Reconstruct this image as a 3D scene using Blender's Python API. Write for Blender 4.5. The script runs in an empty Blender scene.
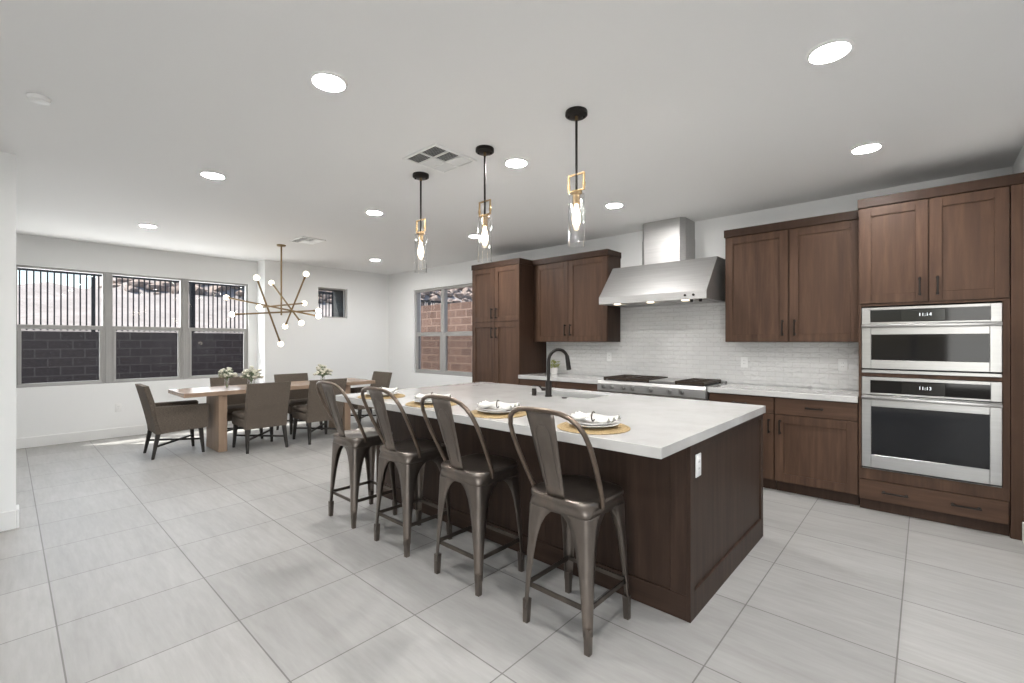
import bpy, bmesh, math, random
from mathutils import Vector, Matrix
random.seed(7)
S = bpy.context.scene
COL = S.collection
PI = math.pi

# ------------------------------------------------------------------ camera, world, sun, exposure
cd = bpy.data.cameras.new('camera'); cam = bpy.data.objects.new('camera', cd); COL.objects.link(cam)
cd.sensor_width = 36.0; cd.lens = 36.0 * 456.7 / 1024; cd.clip_start = 0.05; cd.clip_end = 300
cam.location = (0, 0, 1.37)
cam.rotation_euler = (PI / 2, 0, math.atan2(0.6707, 0.7416))
S.camera = cam

S.view_settings.view_transform = 'Standard'; S.view_settings.look = 'None'
S.view_settings.gamma = 1.0; S.view_settings.use_curve_mapping = False
S.view_settings.exposure = 0.47

w = bpy.data.worlds.new('sky'); S.world = w; w.use_nodes = True
nt = w.node_tree; bg = nt.nodes['Background']
sky = nt.nodes.new('ShaderNodeTexSky'); sky.sky_type = 'NISHITA'; sky.sun_disc = False
sky.sun_elevation = math.radians(55); sky.sun_rotation = math.radians(220); sky.dust_density = 2.0
nt.links.new(sky.outputs[0], bg.inputs[0]); bg.inputs[1].default_value = 0.22

sd = bpy.data.lights.new('sun', 'SUN'); sun = bpy.data.objects.new('sun', sd); COL.objects.link(sun)
sd.energy = 8.0; sd.angle = math.radians(0.6); sd.color = (1, 0.96, 0.9)
sun.location = (-20, -20, 30)
sun.rotation_euler = Vector((0.44, 0.53, -1.0)).to_track_quat('-Z', 'Y').to_euler()

def area(name, loc, direction, sx, sy, power, color=(1, 1, 1)):
    d = bpy.data.lights.new(name, 'AREA'); d.shape = 'RECTANGLE'; d.size = sx; d.size_y = sy
    d.energy = power; d.color = color
    o = bpy.data.objects.new(name, d); COL.objects.link(o); o.location = loc
    o.rotation_euler = Vector(direction).to_track_quat('-Z', 'Y').to_euler(); return o
# daylight at the dining windows; south lamp is added fill behind the camera
area('fill_south', (1.8, -3.62, 1.4), (0, 1, -0.25), 2.9, 2.0, 88, (1, 0.985, 0.96))
area('daylight_dining', (-8.85, 1.4, 1.6), (1, 0, 0.06), 2.6, 1.5, 40, (0.95, 0.98, 1))

# ------------------------------------------------------------------ materials
def new_mat(name):
    m = bpy.data.materials.new(name); m.use_nodes = True
    return m, m.node_tree, m.node_tree.nodes['Principled BSDF']
def mat(name, c, rough=0.5, metal=0.0, spec=None, coat=0.0):
    m, t, b = new_mat(name)
    b.inputs['Base Color'].default_value = (*c, 1); b.inputs['Roughness'].default_value = rough
    b.inputs['Metallic'].default_value = metal
    if spec is not None: b.inputs['Specular IOR Level'].default_value = spec
    if coat: b.inputs['Coat Weight'].default_value = coat; b.inputs['Coat Roughness'].default_value = 0.1
    return m
def N(t, k, **kw):
    n = t.nodes.new(k)
    for a, v in kw.items(): setattr(n, a, v)
    return n
def coords(t, scale=(1, 1, 1), loc=(0, 0, 0), kind='Object', rot=(0, 0, 0)):
    tc = N(t, 'ShaderNodeTexCoord'); mp = N(t, 'ShaderNodeMapping')
    mp.inputs['Scale'].default_value = scale; mp.inputs['Location'].default_value = loc; mp.inputs['Rotation'].default_value = rot
    t.links.new(tc.outputs[kind], mp.inputs['Vector']); return mp.outputs[0]
def ramp(t, fac, stops):
    r = N(t, 'ShaderNodeValToRGB'); e = r.color_ramp.elements
    while len(e) < len(stops): e.new(0.5)
    for q, (p, c) in zip(e, stops): q.position = p; q.color = (*c, 1)
    t.links.new(fac, r.inputs[0]); return r.outputs[0]
def noise(t, vec, scale=1.0, detail=4, rough=0.55, dist=0.0):
    n = N(t, 'ShaderNodeTexNoise'); n.inputs['Scale'].default_value = scale; n.inputs['Detail'].default_value = detail
    n.inputs['Roughness'].default_value = rough; n.inputs['Distortion'].default_value = dist
    t.links.new(vec, n.inputs['Vector']); return n.outputs[0]
def bump(t, b, h, strength=0.2, dist=0.01):
    n = N(t, 'ShaderNodeBump'); n.inputs['Strength'].default_value = strength; n.inputs['Distance'].default_value = dist
    t.links.new(h, n.inputs['Height']); t.links.new(n.outputs[0], b.inputs['Normal'])
def mixc(t, fac, a, b, mode='MIX'):
    n = N(t, 'ShaderNodeMix', data_type='RGBA', blend_type=mode)
    for s, v in ((n.inputs[0], fac), (n.inputs[6], a), (n.inputs[7], b)):
        if isinstance(v, (int, float)): s.default_value = v
        elif isinstance(v, tuple): s.default_value = (*v, 1)
        else: t.links.new(v, s)
    return n.outputs[2]

def wood(name, dark, mid, light, scale, rough=0.48, spec=0.22):
    m, t, b = new_mat(name)
    v = coords(t, scale)
    f = noise(t, v, 1.0, 6, 0.62, 0.35)
    c = ramp(t, f, [(0.25, dark), (0.5, mid), (0.78, light)])
    v2 = coords(t, tuple(s * 0.09 for s in scale))
    f2 = noise(t, v2, 2.2, 2, 0.5)
    c = mixc(t, ramp(t, f2, [(0.3, (0, 0, 0)), (0.75, (0.45, 0.45, 0.45))]), c, light)
    t.links.new(c, b.inputs['Base Color']); b.inputs['Roughness'].default_value = rough
    b.inputs['Specular IOR Level'].default_value = spec
    bump(t, b, f, 0.06, 0.003)
    return m
WD, WM, WL = (0.034, 0.018, 0.0115), (0.065, 0.035, 0.022), (0.115, 0.065, 0.042)
M = {}
M['wood'] = wood('stained_wood_upright', WD, WM, WL, (22, 22, 1.6))
M['woodh'] = wood('stained_wood_level', WD, WM, WL, (1.6, 22, 22))
M['wood_island'] = wood('espresso_island_wood', (0.021, 0.0125, 0.009), (0.038, 0.0225, 0.016), (0.066, 0.040, 0.029), (22, 22, 1.6))
M['woodh_island'] = wood('espresso_island_wood_level', (0.021, 0.0125, 0.009), (0.038, 0.0225, 0.016), (0.066, 0.040, 0.029), (1.6, 22, 22))
M['wood_shaded'] = wood('shaded_wood_carcass', (0.028, 0.015, 0.010), (0.043, 0.023, 0.015), (0.064, 0.036, 0.024), (22, 22, 1.6))  # same stain darkened, so shade of gaps and sides is in the colour
M['oak'] = wood('pale_oak', (0.23, 0.155, 0.105), (0.32, 0.225, 0.16), (0.41, 0.30, 0.225), (14, 1.2, 14), 0.24)
M['oakv'] = wood('pale_oak_upright', (0.23, 0.155, 0.105), (0.32, 0.225, 0.16), (0.41, 0.30, 0.225), (14, 14, 1.2), 0.4)
M['chair_leg'] = wood('charcoal_wood', (0.022, 0.02, 0.018), (0.035, 0.032, 0.03), (0.05, 0.045, 0.042), (20, 20, 2))
M['black'] = mat('oil_bronze_black', (0.018, 0.015, 0.013), 0.38, 0.6)
M['iron'] = mat('black_iron', (0.012, 0.012, 0.014), 0.5, 0.2)
M['brass'] = mat('brushed_brass', (0.40, 0.28, 0.15), 0.36, 1.0)
M['abrass'] = mat('aged_brass', (0.25, 0.175, 0.095), 0.38, 1.0)
M['paint'] = mat('white_trim_paint', (0.80, 0.80, 0.79), 0.4)
M['plastic'] = mat('white_plastic', (0.82, 0.82, 0.81), 0.35)
M['porcelain'] = mat('white_porcelain', (0.72, 0.71, 0.69), 0.15, spec=0.6)
M['linen'] = mat('white_linen', (0.66, 0.65, 0.62), 0.9)
M['vinyl'] = mat('grey_window_vinyl', (0.36, 0.355, 0.345), 0.45)
M['dark'] = mat('dark_void', (0.01, 0.01, 0.01), 0.8)
M['black_glass'] = mat('black_oven_glass', (0.010, 0.010, 0.011), 0.05, spec=0.28)
M['castiron'] = mat('cast_iron', (0.05, 0.035, 0.026), 0.5, 0.5)
M['ring'] = mat('dark_horn', (0.05, 0.032, 0.022), 0.35)
M['leaf'] = mat('leaf_green', (0.10, 0.16, 0.045), 0.55)
M['leaf_pale'] = mat('leaf_sage', (0.30, 0.36, 0.26), 0.6)
M['leaf_lime'] = mat('leaf_lime', (0.33, 0.36, 0.07), 0.5)
M['petal'] = mat('cream_petals', (0.78, 0.76, 0.66), 0.7)
M['soil'] = mat('potting_soil', (0.03, 0.02, 0.015), 0.9)
M['rubber'] = mat('rubber_black', (0.02, 0.02, 0.02), 0.6)

def m_paint_wall(name, c, bumpy=0.05):
    m, t, b = new_mat(name)
    b.inputs['Base Color'].default_value = (*c, 1); b.inputs['Roughness'].default_value = 0.75
    b.inputs['Specular IOR Level'].default_value = 0.25
    bump(t, b, noise(t, coords(t, kind='Generated') if False else coords(t), 55, 4, 0.6), bumpy, 0.004)
    return m
M['wall'] = m_paint_wall('wall_paint', (0.84, 0.845, 0.84))
M['ceiling'] = m_paint_wall('ceiling_paint', (0.83, 0.83, 0.825), 0.08)
M['stucco'] = m_paint_wall('dark_stucco', (0.06, 0.063, 0.065), 0.3)

def m_floor():
    m, t, b = new_mat('porcelain_floor_tile')
    v = coords(t, loc=(0.09, -0.16, 0))
    br = N(t, 'ShaderNodeTexBrick'); br.offset = 0.0; br.squash = 1.0
    for k, x in (('Scale', 1), ('Mortar Size', 0.0032), ('Mortar Smooth', 0.1), ('Bias', 0), ('Brick Width', 0.602), ('Row Height', 0.605)):
        br.inputs[k].default_value = x
    br.inputs['Color1'].default_value = (0.92, 0.92, 0.92, 1); br.inputs['Color2'].default_value = (1.04, 1.04, 1.04, 1)
    br.inputs['Mortar'].default_value = (0.50, 0.49, 0.48, 1)
    t.links.new(v, br.inputs['Vector'])
    s1 = noise(t, coords(t, (1.6, 9, 1)), 1.0, 6, 0.62, 0.5)
    s2 = noise(t, coords(t, (5, 40, 1)), 1.0, 3, 0.6, 0.2)
    c = ramp(t, s1, [(0.28, (0.335, 0.326, 0.312)), (0.5, (0.382, 0.374, 0.360)), (0.75, (0.43, 0.423, 0.41))])
    c = mixc(t, 0.30, c, ramp(t, s2, [(0.3, (0.32, 0.313, 0.30)), (0.7, (0.46, 0.455, 0.445))]))
    c = mixc(t, 1.0, c, br.outputs['Color'], 'MULTIPLY')
    t.links.new(c, b.inputs['Base Color']); b.inputs['Roughness'].default_value = 0.42
    b.inputs['Specular IOR Level'].default_value = 0.2
    inv = N(t, 'ShaderNodeMath', operation='SUBTRACT'); inv.inputs[0].default_value = 1
    t.links.new(br.outputs['Fac'], inv.inputs[1]); bump(t, b, inv.outputs[0], 0.25, 0.002)
    return m
M['floor'] = m_floor()

def m_backsplash():
    m, t, b = new_mat('glazed_subway_tile')
    tc = N(t, 'ShaderNodeTexCoord'); sp = N(t, 'ShaderNodeSeparateXYZ'); cb = N(t, 'ShaderNodeCombineXYZ')
    t.links.new(tc.outputs['Object'], sp.inputs[0]); t.links.new(sp.outputs[0], cb.inputs[0]); t.links.new(sp.outputs[2], cb.inputs[1])
    br = N(t, 'ShaderNodeTexBrick'); br.offset = 0.5
    for k, x in (('Scale', 1), ('Mortar Size', 0.0022), ('Mortar Smooth', 0.2), ('Bias', 0), ('Brick Width', 0.152), ('Row Height', 0.0505)):
        br.inputs[k].default_value = x
    br.inputs['Color1'].default_value = (0.73, 0.725, 0.715, 1); br.inputs['Color2'].default_value = (0.76, 0.755, 0.745, 1)
    br.inputs['Mortar'].default_value = (0.66, 0.65, 0.635, 1)
    t.links.new(cb.outputs[0], br.inputs['Vector'])
    t.links.new(br.outputs['Color'], b.inputs['Base Color'])
    b.inputs['Roughness'].default_value = 0.06; b.inputs['Specular IOR Level'].default_value = 0.7
    inv = N(t, 'ShaderNodeMath', operation='MULTIPLY_ADD'); inv.inputs[1].default_value = -0.55; inv.inputs[2].default_value = 1
    t.links.new(br.outputs['Fac'], inv.inputs[0])
    # hand-made unevenness: every tile tilts a little, its face ripples
    mp = N(t, 'ShaderNodeMapping'); mp.inputs['Scale'].default_value = (15, 21, 1); t.links.new(cb.outputs[0], mp.inputs[0])
    wv = noise(t, mp.outputs[0], 1.0, 2, 0.5)
    ad = N(t, 'ShaderNodeMath', operation='MULTIPLY_ADD'); ad.inputs[1].default_value = 3.2
    t.links.new(wv, ad.inputs[0]); t.links.new(inv.outputs[0], ad.inputs[2])
    bump(t, b, ad.outputs[0], 1.0, 0.008)
    return m
M['backsplash'] = m_backsplash()

def m_blocks(name, c1, c2, mort, axis):
    m, t, b = new_mat(name)
    tc = N(t, 'ShaderNodeTexCoord'); sp = N(t, 'ShaderNodeSeparateXYZ'); cb = N(t, 'ShaderNodeCombineXYZ')
    t.links.new(tc.outputs['Object'], sp.inputs[0]); t.links.new(sp.outputs[axis], cb.inputs[0]); t.links.new(sp.outputs[2], cb.inputs[1])
    br = N(t, 'ShaderNodeTexBrick'); br.offset = 0.5
    for k, x in (('Scale', 1), ('Mortar Size', 0.014), ('Mortar Smooth', 0.2), ('Bias', 0), ('Brick Width', 0.406), ('Row Height', 0.2)):
        br.inputs[k].default_value = x
    br.inputs['Color1'].default_value = (*c1, 1); br.inputs['Color2'].default_value = (*c2, 1); br.inputs['Mortar'].default_value = (*mort, 1)
    t.links.new(cb.outputs[0], br.inputs['Vector'])
    n = noise(t, coords(t, (14, 14, 14)), 1, 4, 0.6)
    c = mixc(t, 1.0, br.outputs['Color'], ramp(t, n, [(0.3, (0.8, 0.8, 0.8)), (0.7, (1.1, 1.1, 1.1))]), 'MULTIPLY')
    t.links.new(c, b.inputs['Base Color']); b.inputs['Roughness'].default_value = 0.9
    bump(t, b, n, 0.3, 0.01)
    return m
M['blocks_w'] = m_blocks('brown_block_west', (0.085, 0.072, 0.070), (0.10, 0.085, 0.081), (0.155, 0.137, 0.13), 1)
M['blocks_n'] = m_blocks('red_block_north', (0.095, 0.054, 0.040), (0.145, 0.086, 0.064), (0.215, 0.15, 0.12), 0)

def m_rocky():
    m, t, b = new_mat('pale_gravel_slope')
    f = noise(t, coords(t, (1, 1, 1)), 2.4, 8, 0.7)
    c = ramp(t, f, [(0.28, (0.11, 0.09, 0.08)), (0.36, (0.24, 0.212, 0.198)), (0.7, (0.32, 0.292, 0.278))])
    t.links.new(c, b.inputs['Base Color']); b.inputs['Roughness'].default_value = 0.95
    bump(t, b, f, 0.5, 0.05); return m
M['slope'] = m_rocky()
def m_noisy(name, stops, scale, rough=0.6, metal=0.0, b_str=0.1, detail=4, spec=0.4):
    m, t, b = new_mat(name)
    f = noise(t, coords(t, scale), 1, detail, 0.6)
    t.links.new(ramp(t, f, stops), b.inputs['Base Color']); b.inputs['Roughness'].default_value = rough
    b.inputs['Metallic'].default_value = metal; b.inputs['Specular IOR Level'].default_value = spec
    if b_str: bump(t, b, f, b_str, 0.004)
    return m
M['rock'] = m_noisy('rip_rap_rock', [(0.3, (0.13, 0.10, 0.085)), (0.7, (0.36, 0.29, 0.25))], (5, 5, 5), 0.9, 0, 0.4)
M['yard'] = m_noisy('yard_gravel', [(0.3, (0.30, 0.26, 0.22)), (0.7, (0.45, 0.40, 0.35))], (12, 12, 12), 0.95)
M['quartz'] = m_noisy('white_quartz', [(0.3, (0.48, 0.472, 0.46)), (0.5, (0.52, 0.513, 0.503)), (0.8, (0.56, 0.553, 0.543))], (5, 5, 5), 0.05, 0, 0.0, 8, 0.5)
M['steel'] = m_noisy('brushed_steel', [(0.3, (0.42, 0.415, 0.41)), (0.7, (0.50, 0.495, 0.485))], (2, 60, 160), 0.48, 0.92, 0.02)
M['steelx'] = m_noisy('polished_steel_trim', [(0.3, (0.37, 0.365, 0.36)), (0.7, (0.42, 0.415, 0.41))], (2, 2, 60), 0.30, 0.9, 0.0)
M['satin'] = mat('satin_steel', (0.62, 0.62, 0.61), 0.42, 0.7)
M['gun'] = m_noisy('gunmetal_bronze', [(0.3, (0.155, 0.132, 0.115)), (0.55, (0.215, 0.186, 0.165)), (0.8, (0.29, 0.235, 0.195))], (7, 7, 3), 0.36, 0.95, 0.02, 6)
M['gun_edge'] = m_noisy('gunmetal_worn_edge', [(0.3, (0.155, 0.122, 0.10)), (0.7, (0.25, 0.195, 0.155))], (12, 12, 12), 0.32, 0.95, 0.02, 4)
M['gun_dark'] = m_noisy('gunmetal_dark', [(0.3, (0.10, 0.088, 0.078)), (0.7, (0.17, 0.145, 0.125))], (9, 9, 9), 0.38, 0.95, 0.02, 4)
M['fabric'] = m_noisy('taupe_tweed', [(0.3, (0.085, 0.070, 0.058)), (0.55, (0.142, 0.117, 0.096)), (0.8, (0.21, 0.178, 0.148))], (240, 60, 240), 0.95, 0, 0.35, 3, 0.15)
M['woven'] = m_noisy('woven_gold', [(0.3, (0.24, 0.16, 0.075)), (0.7, (0.46, 0.34, 0.17))], (150, 150, 150), 0.75, 0, 0.4)

def m_glass(name, tint=(1, 1, 1), base=0.03, edge=0.7):
    m = bpy.data.materials.new(name); m.use_nodes = True; t = m.node_tree; t.nodes.clear()
    o = N(t, 'ShaderNodeOutputMaterial'); mx = N(t, 'ShaderNodeMixShader'); tr = N(t, 'ShaderNodeBsdfTransparent'); gl = N(t, 'ShaderNodeBsdfGlossy')
    tr.inputs[0].default_value = (*tint, 1); gl.inputs['Roughness'].default_value = 0.0
    lw = N(t, 'ShaderNodeLayerWeight'); lw.inputs[0].default_value = 0.5
    pw = N(t, 'ShaderNodeMath', operation='POWER'); pw.inputs[1].default_value = 3.5; t.links.new(lw.outputs['Facing'], pw.inputs[0])
    ma = N(t, 'ShaderNodeMath', operation='MULTIPLY_ADD'); ma.inputs[1].default_value = edge; ma.inputs[2].default_value = base
    t.links.new(pw.outputs[0], ma.inputs[0]); t.links.new(ma.outputs[0], mx.inputs[0])
    t.links.new(tr.outputs[0], mx.inputs[1]); t.links.new(gl.outputs[0], mx.inputs[2]); t.links.new(mx.outputs[0], o.inputs[0])
    return m
M['pane'] = m_glass('window_glass', (0.97, 0.98, 0.98), 0.010, 0.2)
M['screen'] = m_glass('insect_screen_mesh', (0.80, 0.80, 0.80), 0.0, 0.0)
M['glass'] = m_glass('clear_blown_glass', (1, 1, 1), 0.11, 0.8)
def m_emit(name, c, s):
    m, t, b = new_mat(name)
    b.inputs['Base Color'].default_value = (0.8, 0.8, 0.8, 1)
    b.inputs['Emission Color'].default_value = (*c, 1); b.inputs['Emission Strength'].default_value = s
    return m
M['lamp'] = m_emit('downlight_lens', (1, 0.98, 0.955), 270)
M['bulb'] = m_emit('warm_filament_bulb', (1, 0.80, 0.55), 7)
M['globe'] = m_emit('warm_globe_bulb', (1, 0.86, 0.64), 6)
M['puck'] = m_emit('hood_lamp', (1, 0.85, 0.6), 2)
M['digits'] = m_emit('clock_digits_light', (0.8, 0.9, 1), 0.6)

# ------------------------------------------------------------------ mesh helpers
class MB:
    def __init__(s): s.v = []; s.f = []; s.sm = []
    def add(s, vs, fs, smooth=False):
        o = len(s.v); s.v += [tuple(v) for v in vs]
        for f in fs: s.f.append([o + i for i in f]); s.sm.append(smooth)
        return s
    def box(s, a, b, bev=0.0, seg=1):
        x0, x1 = sorted((a[0], b[0])); y0, y1 = sorted((a[1], b[1])); z0, z1 = sorted((a[2], b[2]))
        if bev <= 0:
            vs = [(x, y, z) for x in (x0, x1) for y in (y0, y1) for z in (z0, z1)]
            return s.add(vs, [(0, 1, 3, 2), (4, 6, 7, 5), (0, 4, 5, 1), (2, 3, 7, 6), (0, 2, 6, 4), (1, 5, 7, 3)])
        bm = bmesh.new()
        bmesh.ops.create_cube(bm, size=1, matrix=Matrix.Translation(((x0 + x1) / 2, (y0 + y1) / 2, (z0 + z1) / 2)) @ Matrix.Diagonal((x1 - x0, y1 - y0, z1 - z0, 1)))
        bev = min(bev, 0.49 * min(x1 - x0, y1 - y0, z1 - z0))
        bmesh.ops.bevel(bm, geom=bm.edges[:], offset=bev, segments=seg, affect='EDGES', profile=0.5)
        return s.bm(bm, seg > 1)
    def bm(s, bm, smooth=False, mtx=None):
        bm.verts.index_update()
        vs = [(mtx @ v.co) if mtx else v.co.copy() for v in bm.verts]
        s.add(vs, [[v.index for v in f.verts] for f in bm.faces], smooth); bm.free(); return s
    def prism(s, poly, axis, a, b):          # polygon in the two other axes, swept from a to b along axis
        def P(u, v, t):
            return (t, u, v) if axis == 0 else (u, t, v) if axis == 1 else (u, v, t)
        n = len(poly); vs = [P(u, v, a) for u, v in poly] + [P(u, v, b) for u, v in poly]
        fs = [list(range(n))[::-1], list(range(n, 2 * n))] + [(i, (i + 1) % n, n + (i + 1) % n, n + i) for i in range(n)]
        return s.add(vs, fs)
    def lathe(s, prof, c=(0, 0, 0), n=28, smooth=True, closed=False):
        vs = []; fs = []; k = len(prof)
        for i in range(n):
            a = 2 * PI * i / n
            for r, z in prof: vs.append((c[0] + r * math.cos(a), c[1] + r * math.sin(a), c[2] + z))
        for i in range(n):
            j = (i + 1) % n
            for q in range(k if closed else k - 1):
                q2 = (q + 1) % k; fs.append((i * k + q, j * k + q, j * k + q2, i * k + q2))
        if not closed:
            for q in (0, k - 1):
                if prof[q][0] > 1e-6: fs.append([i * k + q for i in range(n)])
        return s.add(vs, fs, smooth)
    def tube(s, pts, r, n=10, cap=True, flat=1.0, closed=False):
        pts = [Vector(p) for p in pts]; m = len(pts); rr = r if isinstance(r, (list, tuple)) else [r] * m
        vs = []; fs = []; u = None
        for i, p in enumerate(pts):
            if closed: d = pts[(i + 1) % m] - pts[i - 1]
            else: d = pts[min(i + 1, m - 1)] - pts[max(i - 1, 0)]
            d.normalize()
            if u is None:
                u = Vector((0, 0, 1)) if abs(d.z) < 0.9 else Vector((1, 0, 0))
            u = (u - d * u.dot(d)).normalized(); w_ = d.cross(u)
            for k in range(n):
                a = 2 * PI * k / n; vs.append(p + u * (rr[i] * math.cos(a)) + w_ * (rr[i] * flat * math.sin(a)))
        for i in range(m if closed else m - 1):
            j = (i + 1) % m
            for k in range(n): fs.append((i * n + k, i * n + (k + 1) % n, j * n + (k + 1) % n, j * n + k))
        if cap and not closed: fs += [list(range(n))[::-1], list(range((m - 1) * n, m * n))]
        return s.add(vs, fs, True)
    def bar(s, p, q, wx, wy):               # square-section bar between two points
        p, q = Vector(p), Vector(q); d = (q - p).normalized()
        up = Vector((0, 0, 1)) if abs(d.z) < 0.95 else Vector((0, 1, 0))
        a = d.cross(up).normalized(); b = a.cross(d)
        vs = [e + a * (i * wx / 2) + b * (j * wy / 2) for e in (p, q) for i, j in ((-1, -1), (1, -1), (1, 1), (-1, 1))]
        return s.add(vs, [(3, 2, 1, 0), (4, 5, 6, 7), (0, 1, 5, 4), (1, 2, 6, 5), (2, 3, 7, 6), (3, 0, 4, 7)])
    def taper(s, p, q, a, b):               # square leg from p (size a) to q (size b)
        vs = [(e[0] + i * h / 2, e[1] + j * h / 2, e[2]) for e, h in ((p, a), (q, b)) for i, j in ((-1, -1), (1, -1), (1, 1), (-1, 1))]
        return s.add(vs, [(3, 2, 1, 0), (4, 5, 6, 7), (0, 1, 5, 4), (1, 2, 6, 5), (2, 3, 7, 6), (3, 0, 4, 7)])
    def ball(s, c, r, sub=2, sc=(1, 1, 1), jit=0.0):
        bm = bmesh.new(); bmesh.ops.create_icosphere(bm, subdivisions=sub, radius=r)
        for v in bm.verts:
            k = 1 + random.uniform(-jit, jit)
            v.co = Vector((v.co.x * sc[0] * k + c[0], v.co.y * sc[1] * k + c[1], v.co.z * sc[2] * k + c[2]))
        return s.bm(bm, True)
    def leafq(s, c, d, up, l, w_):
        c = Vector(c); d = Vector(d).normalized(); r = d.cross(Vector(up))
        if r.length < 1e-3: r = d.cross(Vector((1, 0, 0)))
        r.normalize(); n_ = r.cross(d) * (0.15 * l)
        return s.add([c, c + d * l * .5 + r * w_ + n_, c + d * l, c + d * l * .5 - r * w_ + n_], [(0, 1, 2, 3)], True)
    def build(s, name, m, parent=None, solid=0.0, loc=None, smooth_all=False):
        me = bpy.data.meshes.new(name); me.from_pydata(s.v, [], s.f)
        bm = bmesh.new(); bm.from_mesh(me); bmesh.ops.recalc_face_normals(bm, faces=bm.faces[:]); bm.to_mesh(me); bm.free()
        for p, q in zip(me.polygons, s.sm): p.use_smooth = q or smooth_all
        me.materials.append(M[m] if isinstance(m, str) else m)
        if any(s.sm) or smooth_all: me.set_sharp_from_angle(angle=math.radians(40))
        o = bpy.data.objects.new(name, me); COL.objects.link(o)
        if parent: o.parent = parent
        if loc: o.location = loc
        if solid:
            md = o.modifiers.new('thickness', 'SOLIDIFY'); md.thickness = solid; md.offset = 0
        return o

def tag(o, label, cat, group=None):
    o['label'] = label; o['category'] = cat
    if group: o['group'] = group
    return o
def thing(name, label, cat, loc=(0, 0, 0), rz=0.0, group=None):
    o = bpy.data.objects.new(name, None); COL.objects.link(o); o.empty_display_size = 0.1
    o.location = loc; o.rotation_euler = (0, 0, rz); return tag(o, label, cat, group)
def struct(name, mb, m, parent=None):
    o = mb.build(name, m, parent)
    if not parent: o['kind'] = 'structure'
    return o
def copy_tree(o, parent=None):
    c = o.copy(); COL.objects.link(c)
    if parent: c.parent = parent
    for ch in list(o.children): copy_tree(ch, c)
    return c
def again(src, label, loc, rz=None):
    c = copy_tree(src); c['label'] = label; c.location = loc
    if rz is not None: c.rotation_euler = (0, 0, rz)
    return c

# ------------------------------------------------------------------ the room
H = 2.744
XW, XD, YK, XR = -8.58, -8.215, 5.29, 0.51      # window wall, dining wall, kitchen wall, right wall
YJ = 2.90
XE, YS, YN = 3.5, -3.5, -0.9
f = MB().box((XW - .2, YS - .2, -0.12), (XE + .2, YK + .2, 0)); struct('floor', f, 'floor')
c = MB().box((XW - .2, YS - .2, H), (XE + .2, YK + .2, H + .15)); struct('ceiling', c, 'ceiling')

def wall_y(mb, x0, x1, y0, y1, holes, z0=0, z1=H):   # wall thick in x, running along y, with holes (ya, yb, za, zb)
    holes = sorted(holes); y = y0
    for a, b, lo, hi in holes:
        mb.box((x0, y, z0), (x1, a, z1)); mb.box((x0, a, z0), (x1, b, lo)); mb.box((x0, a, hi), (x1, b, z1)); y = b
    mb.box((x0, y, z0), (x1, y1, z1)); return mb
def wall_x(mb, y0, y1, x0, x1, holes, z0=0, z1=H):
    holes = sorted(holes); x = x0
    for a, b, lo, hi in holes:
        mb.box((x, y0, z0), (a, y1, z1)); mb.box((a, y0, z0), (b, y1, lo)); mb.box((a, y0, hi), (b, y1, z1)); x = b
    mb.box((x, y0, z0), (x1, y1, z1)); return mb
WIN_W = [(0.06, 2.77, 0.775, 2.352)]
struct('wall_west', wall_y(MB(), XW - .16, XW, YN - .1, YJ, WIN_W), 'wall')
SM = (3.81, 4.38, 1.815, 2.37)
struct('wall_dining', wall_y(MB(), XD - .16, XD, YJ, YK, [SM]), 'wall')
struct('wall_jog', MB().box((XW - .16, YJ, 0), (XD - .16, YJ + .12, H)), 'wall')
WK = (-7.345, -5.66, 0.765, 2.365)
struct('wall_kitchen', wall_x(MB(), YK, YK + .16, XD - .16, XR + .16, [WK]), 'wall')
struct('wall_right', MB().box((XR, 3.95, 0), (XR + .14, YK, H)), 'wall')
struct('wall_return', MB().box((XR + .14, 3.95, 0), (XE, 4.09, H)), 'wall')
struct('wall_east', wall_y(MB(), XE, XE + .16, YS, 3.95, [(0.2, 3.6, 0.1, 2.45)]), 'wall')
struct('wall_south', wall_x(MB(), YS - .16, YS, -5.1, XE, [(-1.9, 3.3, 0.1, 2.45)]), 'wall')
struct('wall_partition', MB().box((-5.1, YS, 0), (-4.95, 0.045, H)), 'wall')
struct('wall_nook', MB().box((XW, YN - .1, 0), (-5.1, YN, H)), 'wall')
# outer stucco skin of the dining wall, with the deep window reveal
struct('wall_stucco', wall_y(MB(), XD - .56, XD - .165, YJ + .13, YK + .16, [SM]), 'stucco')

def base_x(name, x0, x1, y, s): struct(name, MB().box((x0, y, 0), (x1, y + s * .016, .135), .003), 'paint')
def base_y(name, y0, y1, x, s): struct(name, MB().box((x, y0, 0), (x + s * .016, y1, .135), .003), 'paint')
base_y('baseboard_west', YN, YJ - .016, XW, 1)
base_x('baseboard_jog', XW + .016, XD, YJ, -1)
base_y('baseboard_dining', YJ - .016, YK, XD, 1)
base_x('baseboard_kitchen', XD + .016, -5.05, YK, -1)
base_y('baseboard_right', 3.95, 4.672, XR, -1)
base_y('baseboard_partition', YS, 0.045, -4.95, 1)
base_x('baseboard_end', -5.1, -4.934, 0.045, 1)
base_x('baseboard_nook', XW + .016, -5.1, YN, 1)

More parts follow.
